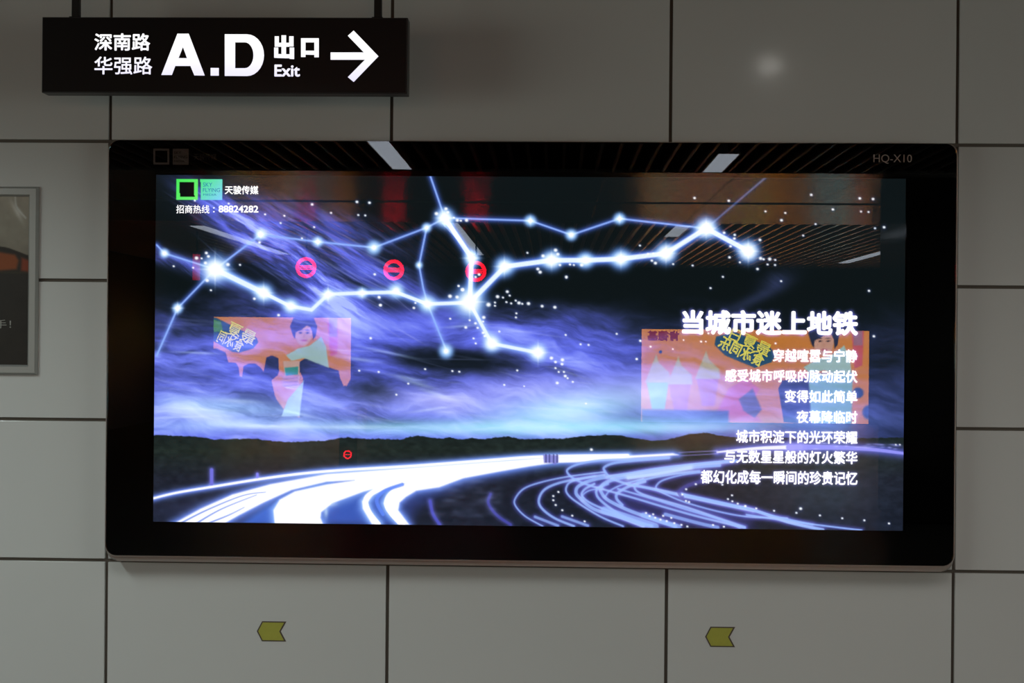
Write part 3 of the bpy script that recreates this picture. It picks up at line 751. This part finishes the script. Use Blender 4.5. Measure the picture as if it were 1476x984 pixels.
# grey prints on the border
YB = YP - 0.0006
gx = lambda x0, y0, x1, y1: [(x0, y0), (x1, y0 + (x1 - x0) * .006), (x1, y1 + (x1 - x0) * .006), (x0, y1)]
poly_px('border_logo', [gx(221, 214, 244, 217), gx(221, 234, 244, 237), gx(221, 217, 223.7, 234), gx(241.3, 217, 244, 234)], YB, 0.0003, M['grey_print'], lb, off=O)
poly_px('border_logo', [gx(249, 214.3, 272, 237.3)], YB, 0.0003, M['grey_print'], lb, off=O)
M['ink_black'] = pbr('ink_black', (0.01, 0.01, 0.01), 0.6)
for s, y0, y1, x1 in (('SKY', 218, 222, 261), ('FLYING', 224, 228, 270), ('MEDIA', 231, 233.5, 266)):
    text_px('logo_lettering', s, 251, y0, x1, y1, YB - 0.0006, M['ink_black'], lb, 0.01, O)
text_px('company_lettering', '天骏传媒', 279, 221, 312, 230.5, YB, M['grey_dark'], lb, 0.0, O)
text_px('model_lettering', 'HQ-X10', 1259, 222.5, 1314.5, 236, YB, pbr('label_grey', (0.95, 0.93, 0.86), 0.8), lb, 0.0, O)

# ================================================================ EXIT SIGN
YS = -0.42
sx0 = (U(60.5, 75, YS)[0]); sx1 = U(587.5, 80, YS)[0]
sz1 = (U(61, 22.5, YS)[1] + U(587, 27.5, YS)[1]) / 2; sz0 = (U(61, 131, YS)[1] + U(587, 137.5, YS)[1]) / 2
SO = ((sx0 + sx1) / 2, YS + 0.04, sz1)
sign = empty('exit_sign', SO, 'black hanging exit sign with lit white A.D lettering and right arrow', 'sign')
box('housing', sx0, sx1, YS, YS + 0.075, sz0, sz1, M['sign_edge'], sign, 0.002, SO)
box('face_panel', sx0 + 0.004, sx1 - 0.007, YS - 0.003, YS + 0.001, sz0 + 0.004, sz1 - 0.004, M['sign_black'], sign, 0.0008, SO)
for xx in (110, 545):
    rx0 = U(xx, 12, YS + 0.035)[0]
    bm = bmesh.new(); box_bm(bm, rx0 - SO[0] - 0.015, rx0 - SO[0] + 0.015, -0.02, 0.01, -0.002, CEIL + 0.12 - SO[2], 0.003)
    link('hanging_rod', mesh_from(bm, 'hanging_rod'), M['rod'], sign)
    box('rod_bracket', rx0 - 0.022, rx0 + 0.022, YS + 0.012, YS + 0.058, sz1, sz1 + 0.006, M['rod'], sign, 0.001, SO)
YL = YS - 0.0034


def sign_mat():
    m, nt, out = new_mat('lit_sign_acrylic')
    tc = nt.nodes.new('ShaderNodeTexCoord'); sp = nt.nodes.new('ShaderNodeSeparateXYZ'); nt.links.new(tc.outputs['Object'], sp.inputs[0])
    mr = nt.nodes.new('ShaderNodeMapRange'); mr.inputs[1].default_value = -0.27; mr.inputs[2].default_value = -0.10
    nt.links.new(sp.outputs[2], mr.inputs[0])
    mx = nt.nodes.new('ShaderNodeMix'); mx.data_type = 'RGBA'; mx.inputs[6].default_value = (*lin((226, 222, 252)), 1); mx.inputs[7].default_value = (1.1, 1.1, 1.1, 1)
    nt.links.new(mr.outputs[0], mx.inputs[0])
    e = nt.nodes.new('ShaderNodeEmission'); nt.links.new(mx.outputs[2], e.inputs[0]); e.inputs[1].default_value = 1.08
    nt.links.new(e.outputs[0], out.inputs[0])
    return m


M['sign_lit'] = sign_mat()
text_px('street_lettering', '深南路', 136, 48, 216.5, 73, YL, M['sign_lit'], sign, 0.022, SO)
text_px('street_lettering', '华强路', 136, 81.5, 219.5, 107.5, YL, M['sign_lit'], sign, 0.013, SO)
Sg = lambda l: px(l, 120, 30, 6.15)
# letter A: two legs and a bar
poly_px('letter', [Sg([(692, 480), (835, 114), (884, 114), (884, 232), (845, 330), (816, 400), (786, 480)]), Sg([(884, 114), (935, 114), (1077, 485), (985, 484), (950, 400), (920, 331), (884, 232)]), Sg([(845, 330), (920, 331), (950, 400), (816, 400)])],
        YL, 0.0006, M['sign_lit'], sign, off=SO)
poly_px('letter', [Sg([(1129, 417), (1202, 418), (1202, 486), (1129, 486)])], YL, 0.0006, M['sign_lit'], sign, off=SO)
# letter D
Dg = lambda l: px(l, 340, 10, 5.677)


def arc(cx, cy, rx, ry, n=14):
    return [(cx + rx * math.sin(math.pi * k / n), cy - ry * math.cos(math.pi * k / n)) for k in range(n + 1)]


oD = [(324, 49.3)] + arc(356, 79.5, 24.6, 30.1) + [(324, 109.4)]
iD = [(339, 61)] + arc(353, 79.6, 12.3, 18.6) + [(339, 98.3)]
bm_polys = []
n_ = len(oD)
for i in range(n_): bm_polys.append([oD[i], oD[(i + 1) % n_], iD[(i + 1) % n_], iD[i]])
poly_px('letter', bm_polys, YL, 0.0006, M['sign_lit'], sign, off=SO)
# characters for exit
poly_px('exit_lettering', [Dg([(373, 232), (411, 232), (411, 420), (373, 418)]), Dg([(318, 240), (352, 240), (352, 326), (318, 326)]), Dg([(352, 293), (436, 293), (436, 326), (352, 326)]), Dg([(436, 240), (472, 240), (472, 324), (436, 324)]),
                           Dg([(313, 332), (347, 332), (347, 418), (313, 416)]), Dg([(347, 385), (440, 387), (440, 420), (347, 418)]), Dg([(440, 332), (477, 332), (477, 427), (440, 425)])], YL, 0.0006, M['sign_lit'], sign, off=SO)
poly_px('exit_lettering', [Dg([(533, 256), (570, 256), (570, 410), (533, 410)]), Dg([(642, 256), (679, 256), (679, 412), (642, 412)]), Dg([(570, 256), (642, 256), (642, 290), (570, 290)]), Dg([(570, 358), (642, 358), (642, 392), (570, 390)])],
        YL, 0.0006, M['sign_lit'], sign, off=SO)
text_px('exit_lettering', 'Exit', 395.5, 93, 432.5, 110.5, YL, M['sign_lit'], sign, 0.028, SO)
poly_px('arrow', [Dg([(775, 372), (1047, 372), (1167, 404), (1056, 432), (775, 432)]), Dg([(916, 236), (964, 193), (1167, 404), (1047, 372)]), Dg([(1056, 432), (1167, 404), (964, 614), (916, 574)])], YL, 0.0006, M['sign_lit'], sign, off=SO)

# ================================================================ SNAP FRAME POSTER (left)
YF = -0.022
fx1 = U(53.5, 400, YF)[0]; fx0 = fx1 - 0.98
fz1 = U(25, 268.5, YF)[1]; fz0 = U(25, 540, YF)[1]
FO = ((fx0 + fx1) / 2, 0, fz0)
fr = empty('poster_frame', FO, 'silver snap frame with a dark glossy poster at the left edge', 'poster frame')
fw = 0.043
for nm, a in (('frame_rail', (fx0, fx1, fz1 - fw, fz1)), ('frame_rail', (fx0, fx1, fz0, fz0 + fw)), ('frame_rail', (fx0, fx0 + fw, fz0, fz1)), ('frame_rail', (fx1 - fw, fx1, fz0, fz1))):
    x0, x1, z0, z1 = [a[0] - FO[0], a[1] - FO[0], a[2] - FO[2], a[3] - FO[2]]
    bm = bmesh.new()
    hor = (a[1] - a[0]) > (a[3] - a[2])
    # mitred profile: a raised flat with sloping inner and outer edges
    ox0, ox1, oz0, oz1 = fx0 - FO[0], fx1 - FO[0], fz0 - FO[2], fz1 - FO[2]
    def rect(d, y): return [(ox0 + d, y, oz0 + d), (ox1 - d, y, oz0 + d), (ox1 - d, y, oz1 - d), (ox0 + d, y, oz1 - d)]
    loops = [rect(0, 0), rect(0, YF * 0.45), rect(0.009, YF), rect(fw - 0.008, YF), rect(fw, YF * 0.5), rect(fw, 0)]
    if hor: i0, i1 = (0, 1) if z0 < 0.1 else (2, 3)
    else: i0, i1 = (3, 0) if x0 < 0 else (1, 2)
    V = [(bm.verts.new(l[i0]), bm.verts.new(l[i1])) for l in loops]
    for k in range(len(V) - 1): bm.faces.new((V[k][0], V[k][1], V[k + 1][1], V[k + 1][0]))
    link(nm, mesh_from(bm, nm), M['alu'], fr)


def paint_poster(g):
    P, Q = g.P, g.Q; f = (slice(None), slice(None))
    n = fbm(P / 14, Q / 14, 8, 4)
    g.c[:] = (np.array([34, 31, 27]) / 255) * (0.8 + 0.4 * n)[..., None]
    top = 358 + 0.006 * (P - 0) + 10 * sstep(0, 40, P) - 0.0
    k = 1 - sstep(-2, 2, Q - top)
    up = np.stack([np.interp(Q, [280, 330, 360], [168, 152, 140]), np.interp(Q, [280, 330, 360], [158, 145, 132]), np.interp(Q, [280, 330, 360], [142, 130, 118])], -1) / 255
    g.c[:] = g.c * (1 - k[..., None]) + up * (0.92 + 0.16 * n)[..., None] * k[..., None]
    g.stroke([(-60, 352), (0, 357), (22, 363), (42, 371)], 4, (30, 22, 16), None, a=0.9)
    g.fill([(-160, 362), (0, 363), (22, 367), (27, 375), (24, 388), (0, 390), (-160, 390)], (150, 74, 28), 3, 0.95)
    g.fill([(31, 371), (42, 375), (42, 392), (30, 390)], (150, 60, 30), 3, 0.9)
    g.stroke([(-60, 392), (42, 393)], 2, (70, 66, 40), None, a=0.5)
    # curled glare on the sheet, painted into the inks
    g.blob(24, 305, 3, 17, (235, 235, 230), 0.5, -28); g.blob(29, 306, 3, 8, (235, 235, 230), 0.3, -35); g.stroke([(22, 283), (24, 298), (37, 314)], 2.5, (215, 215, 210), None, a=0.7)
    g.stroke([(-60, 335), (10, 337), (40, 340)], 1.5, (150, 142, 128), None, a=0.5)


pm = ink_mat('glossy_poster', 0.35)
pz0 = fz0 + fw; pz1 = fz1 - fw
po = grid_print('poster_sheet', fx0 + fw, fx1 - fw, pz0, pz1, -0.009, 180, 170, paint_poster, pm, fr, off=FO)
text_px('poster_lettering', '好帮手！', -44, 460.5, 16, 473, -0.0095, pbr('poster_text', (0.35, 0.35, 0.32), 0.5), fr, 0.0, FO)

# ================================================================ ARROW STICKERS


def sticker(px0, py0, label):
    A = [(0, 14.5), (7.5, 0), (43, 0), (35, 14.5), (43, 29), (7.5, 29)]
    B = [(2, 14.5), (8.7, 1.7), (39.6, 1.7), (32.6, 14.5), (39.6, 27.3), (8.7, 27.3)]
    cx, cz = U(px0 + 20, py0 + 14, 0)
    st = empty('arrow_sticker', (cx, 0, cz), label, 'sticker', 'yellow arrow stickers on the wall panels')
    s = 1 / 336.0
    for nm, pts, y0, y1, mt in (('outline', A, -0.0012, 0.0, M['brown']), ('arrow_face', B, -0.0018, -0.0008, M['olive'])):
        w_ = [((x - 20) * s, -(y - 14.5) * s) for x, y in pts]
        link(nm, mesh_from(slab(w_, y0, y1), nm), mt, st)


sticker(370, 895.5, 'olive yellow arrow sticker on the lower left wall panel, pointing left')
sticker(1016.5, 903.5, 'olive yellow arrow sticker on the lower right wall panel, pointing left')

# ================================================================ THINGS ACROSS THE HALL (seen mirrored in the glass)


def UM(px_, py_, Y):
    """hall point on the plane y = Y that the glass shows at the photo pixel"""
    return U(px_, py_, 2 * YG - Y)


YW = HB + 0.12
hall_print = print_mat('backlit_advert', 1.0)


def paint_juice(kind):
    def f(g):
        full = (slice(None), slice(None)); P, Q = g.P, g.Q
        BL = (60, 85, 150); DK = (16, 22, 52)
        n = fbm(P / 30, Q / 20, 9, 3)
        g.c[:] = np.array([240, 146, 56]) / 255
        g.blob(0, 0, 1, 1, BL, 0)
        def drip(pts): g.fill(pts, DK, 1.0)
        if kind == 'left':
            g.screen(full, (90, 40, 10), 0.4 * n)
            drip([(300, 503), (312, 502), (325, 508), (329, 522), (340, 523), (344, 530), (345, 542), (349, 543), (351, 528), (358, 524), (368, 524), (376, 530), (380, 536), (384, 515), (392, 512), (401, 516), (402, 535), (400, 541), (391, 548), (396, 570), (408, 585), (420, 588), (432, 590), (432, 560),
                  (437, 545), (432, 535), (431, 522), (440, 516), (452, 518), (470, 528), (488, 534), (490, 545), (495, 556), (500, 556), (506, 545), (530, 545), (530, 640), (300, 640)])
            g.fill([(392, 548), (400, 541), (432, 541), (437, 548), (430, 585), (432, 602), (410, 592), (398, 575)], (238, 150, 60), 1.2)
            hx, hy, s = 438, 480, 1.0
        else:
            g.screen(full, (80, 40, 10), 0.4 * n)
            for (x, y, r) in ((1237, 566, 8), (1254, 594, 11), (952, 507, 2.5)): g.blob(x, y, r, r, (45, 75, 140), 1, p=8, mode='over')
            drip([(1130, 608), (1127, 590), (1122, 560), (1128, 548), (1165, 545), (1172, 575), (1176, 612)])
            for (x, y, c) in ((948, 545, (160, 215, 180)), (980, 548, (215, 120, 150)), (1020, 540, (215, 130, 165))):
                g.fill([(x - 16, y + 5), (x + 16, y + 5), (x + 10, y + 45), (x - 8, y + 45)], c, 1.5)
                g.fill([(x - 18, y + 6), (x - 12, y - 10), (x - 2, y - 35), (x + 2, y - 22), (x + 17, y - 8), (x + 18, y + 6)], (220, 205, 160), 1.5)
            g.fill([(1030, 600), (1050, 560), (1075, 545), (1095, 560), (1080, 590), (1100, 608), (1040, 608)], (235, 110, 140), 2); g.fill([(1065, 575), (1085, 560), (1098, 590), (1088, 602), (1072, 592)], (110, 95, 120), 2)
            g.fill([(925, 590), (1050, 592), (1050, 625), (925, 625)], (60, 90, 150), 3, 0.9)
            hx, hy, s = 1188, 492, 1.15
        # person drinking: hair, face, pale shirt
        def q(l): return [(hx + a * s, hy + b * s) for a, b in l]
        g.fill(q([(-8, 22), (8, 18), (25, 5), (32, 20), (36, 50), (20, 44), (0, 36), (-18, 40), (-26, 32)]), (190, 225, 215), 1.5)
        g.fill(q([(-14, -2), (-8, -14), (8, -14), (13, -2), (10, 10), (1, 19), (-8, 15), (-13, 6)]), (240, 180, 150), 1.2)
        g.fill(q([(-16, 3), (-20, -10), (-15, -22), (0, -27), (14, -22), (19, -10), (17, 4), (13, 9), (12, -3), (9, -9), (4, -11), (-4, -5), (-12, -1), (-13, 8)]), (38, 40, 62), 1.2)
        for ex in (-5, 5):
            g.blob(hx + ex * s, hy - 0.5, 2.4, 1.2, (40, 28, 32), 1, mode='over'); g.blob(hx + ex * s, hy - 4.5, 3.2, 0.8, (60, 45, 50), 0.9, mode='over')
        g.blob(hx, hy + 4.5 * s, 1.2, 2.6, (205, 130, 105), 0.8, mode='over'); g.blob(hx, hy + 10.5 * s, 4.0, 1.3, (200, 60, 70), 1, mode='over')
        g.fill(q([(34, -15), (50, -15), (48, 30), (38, 34)]), (230, 90, 120), 1.5, 0.8)
        g.fill(q([(36, -22), (48, -22), (48, 5), (37, 5)]), (170, 130, 150), 1.2, 0.8)
        if kind == 'left':
            g.fill([(408, 520), (432, 520), (431, 560), (412, 560)], (235, 190, 160), 1.2); g.fill([(410, 530), (430, 528), (429, 540), (412, 542)], (60, 170, 150), 1.2)
            for k in range(3): g.stroke([(409, 544 + 5 * k), (428, 542 + 5 * k)], 4.5, (225, 160, 140), None, smooth=False); g.stroke([(409, 546.5 + 5 * k), (428, 544.5 + 5 * k)], 1, (150, 90, 80), None, smooth=False)
            g.fill([(428, 560), (438, 548), (432, 600), (405, 600), (415, 575)], (190, 225, 215), 1.5)
        else:
            g.fill(q([(-20, 40), (36, 40), (34, 110), (-16, 110)]), (150, 205, 210), 2)
        # tilted banner backing
        if kind == 'left':
            g.fill([(305, 457), (312, 458), (370, 487), (372, 493), (365, 502), (345, 508), (335, 507), (305, 490)], (40, 90, 120), 1.0)
            g.fill([(300, 459), (318, 463), (322, 478), (300, 478)], (90, 160, 40), 1.5)
        else:
            g.fill([(1030, 497), (1032, 485), (1060, 478), (1110, 500), (1118, 512), (1112, 522), (1088, 530), (1045, 512)], (40, 90, 120), 1.0)
    return f


def board(kind, x0, y0, x1, y1, label, thick=0.10):
    a, zt = UM(x0, y0, YW); b, _ = UM(x1, y0, YW); _, zb = UM(x0, y1, YW)
    zb = max(zb, 0.02)
    org = ((a + b) / 2, YW, zb)
    t = empty('advert_board', org, label, 'advert board', 'orange lit advert boards across the hall')
    box('case', a - 0.03, b + 0.03, YW - 0.11, YW - 0.004, zb - 0.01, zt + 0.03, M['sign_edge'], t, 0.004, org)
    grid_print('printed_picture', a, b, zb, zt, YW, 300, 130, paint_juice(kind), hall_print, t, mirror=True, off=org, gain=5.6)
    return t, org


bl, org_l = board('left', 308, 456.5, 506, 606, 'orange lit advert board mirrored in the left half of the glass')
brd, org_r = board('right', 925, 474, 1253, 608, 'wider orange lit advert board mirrored behind the white verses')
yel = emis('yellow_letters', lin((235, 225, 90)), 7.5); redl = emis('red_letters', lin((170, 30, 25)), 4.0)


def mtext(s, x0, y0, x1, y1, mat, parent, org, bold, rot=0):
    xl, zt = UM(x0, y0, YW); xr, _ = UM(x1, y0, YW); _, zb = UM(x0, y1, YW)
    text_px('advert_lettering', s, 0, 0, 0, 0, YW + 0.01, mat, parent, bold, org, flip=True, rot=rot, box_m=(xl, xr, zt, zb))


tilt = -math.radians(25)
mtext('肯德基', 933, 476, 979, 491, redl, brd, org_r, 0.045)
mtext('最夏日', 1050, 483, 1113, 503, yel, brd, org_r, 0.012, tilt)
mtext('食冰同乐', 1034, 496, 1104, 516, yel, brd, org_r, 0.03, tilt)
mtext('最夏', 326, 470, 370, 490, yel, bl, org_l, 0.012, tilt)
mtext('食冰同', 313, 482, 352, 501, yel, bl, org_l, 0.012, tilt)

# dark glossy pillar at the right
pl = box('pillar', 3.25, 4.40, -8.40, -7.30, 0.0, CEIL + 0.115, pbr('pillar_cladding', (0.012, 0.012, 0.013), 0.12, spec=0.6), None, 0.02, (3.825, -7.85, 0.0))
pl.location = (3.825, -7.85, 0.0); tag(pl, 'dark glossy square pillar mirrored at the right end of the glass', 'pillar')

# red no-entry lamps above the ticket gates
red_e = emis('red_led', (1.0, 0.004, 0.02), 12); red_p = emis('red_led_panel', (1.0, 0.01, 0.02), 1.5)
YR = -14.7


def no_entry(px_, py_, r, Y, label, name='no_entry_lamp', hang=True, thin=0.66, group='red no entry lamps above the gates'):
    x, z = UM(px_, py_, Y)
    t = empty(name, (x, Y, z), label, 'gate lamp', group)
    bm = bmesh.new(); n = 40; ri = r * thin
    L = [[bm.verts.new((rr * math.cos(2 * math.pi * k / n), yy, rr * math.sin(2 * math.pi * k / n))) for k in range(n)] for rr, yy in ((r, 0.012), (ri, 0.012), (r, 0), (ri, 0))]
    for k in range(n):
        j = (k + 1) % n
        bm.faces.new((L[0][k], L[0][j], L[1][j], L[1][k])); bm.faces.new((L[0][k], L[2][k], L[2][j], L[0][j])); bm.faces.new((L[1][k], L[1][j], L[3][j], L[3][k]))
    link('lit_ring', mesh_from(bm, 'lit_ring'), red_e, t)
    for zz in ((-0.16, 0.0, 0.16) if hang else (0.0,)):
        box('lit_bar', -ri * 0.95, ri * 0.95, 0, 0.01, (zz - 0.06) * r, (zz + 0.06) * r, red_e, t)
    if hang:
        box('lamp_case', -r * 1.25, r * 1.25, -0.09, -0.002, -r * 1.3, r * 1.3, M['rod'], t, 0.004)
        box('hanging_rod', -0.012, 0.012, -0.05, -0.02, r * 1.3, CEIL + 0.1 - z, M['rod'], t)
    return t


for xx, yy, lb_ in ((441, 385.5, 'leftmost of the three round red no entry lamps mirrored in the glass'), (567.5, 389, 'middle one of the three round red no entry lamps mirrored in the glass'),
                    (686, 391, 'rightmost of the three round red no entry lamps, mirrored behind the thick star line')):
    no_entry(xx, yy, 0.152, YR, lb_)
x_, z_ = UM(283, 385, YR)
t = empty('red_signal_bar', (x_, YR, z_), 'narrow upright red signal bar left of the round no entry lamps', 'gate lamp')
box('lit_face', -0.055, 0.055, 0, 0.008, -0.19, 0.19, red_p, t); box('lamp_case', -0.09, 0.09, -0.09, -0.002, -0.23, 0.23, M['rod'], t, 0.004)
box('hanging_rod', -0.012, 0.012, -0.05, -0.02, 0.23, CEIL + 0.1 - z_, M['rod'], t)
# ticket gate with its small red lamp
YQ = -8.2
gx_, gz_ = UM(501, 655, YQ)
tg = empty('ticket_gate', (gx_, YQ - 0.4, 0), 'dark ticket gate cabinet across the hall with a small red no entry symbol', 'ticket gate')
box('cabinet', -0.09, 0.09, -0.35, 0.39, 0, 0.92, M['sign_edge'], tg, 0.01)
box('top_cover', -0.10, 0.10, -0.37, 0.40, 0.92, 0.96, M['sign_black'], tg, 0.008)
s_ = no_entry(501, 655, 0.042, YQ - 0.001, '', hang=False, thin=0.74); s_.name = 'lit_symbol'
for k in ('label', 'category', 'group'):
    if k in s_: del s_[k]
s_.parent = tg; s_.location = (0, 0.4, gz_)
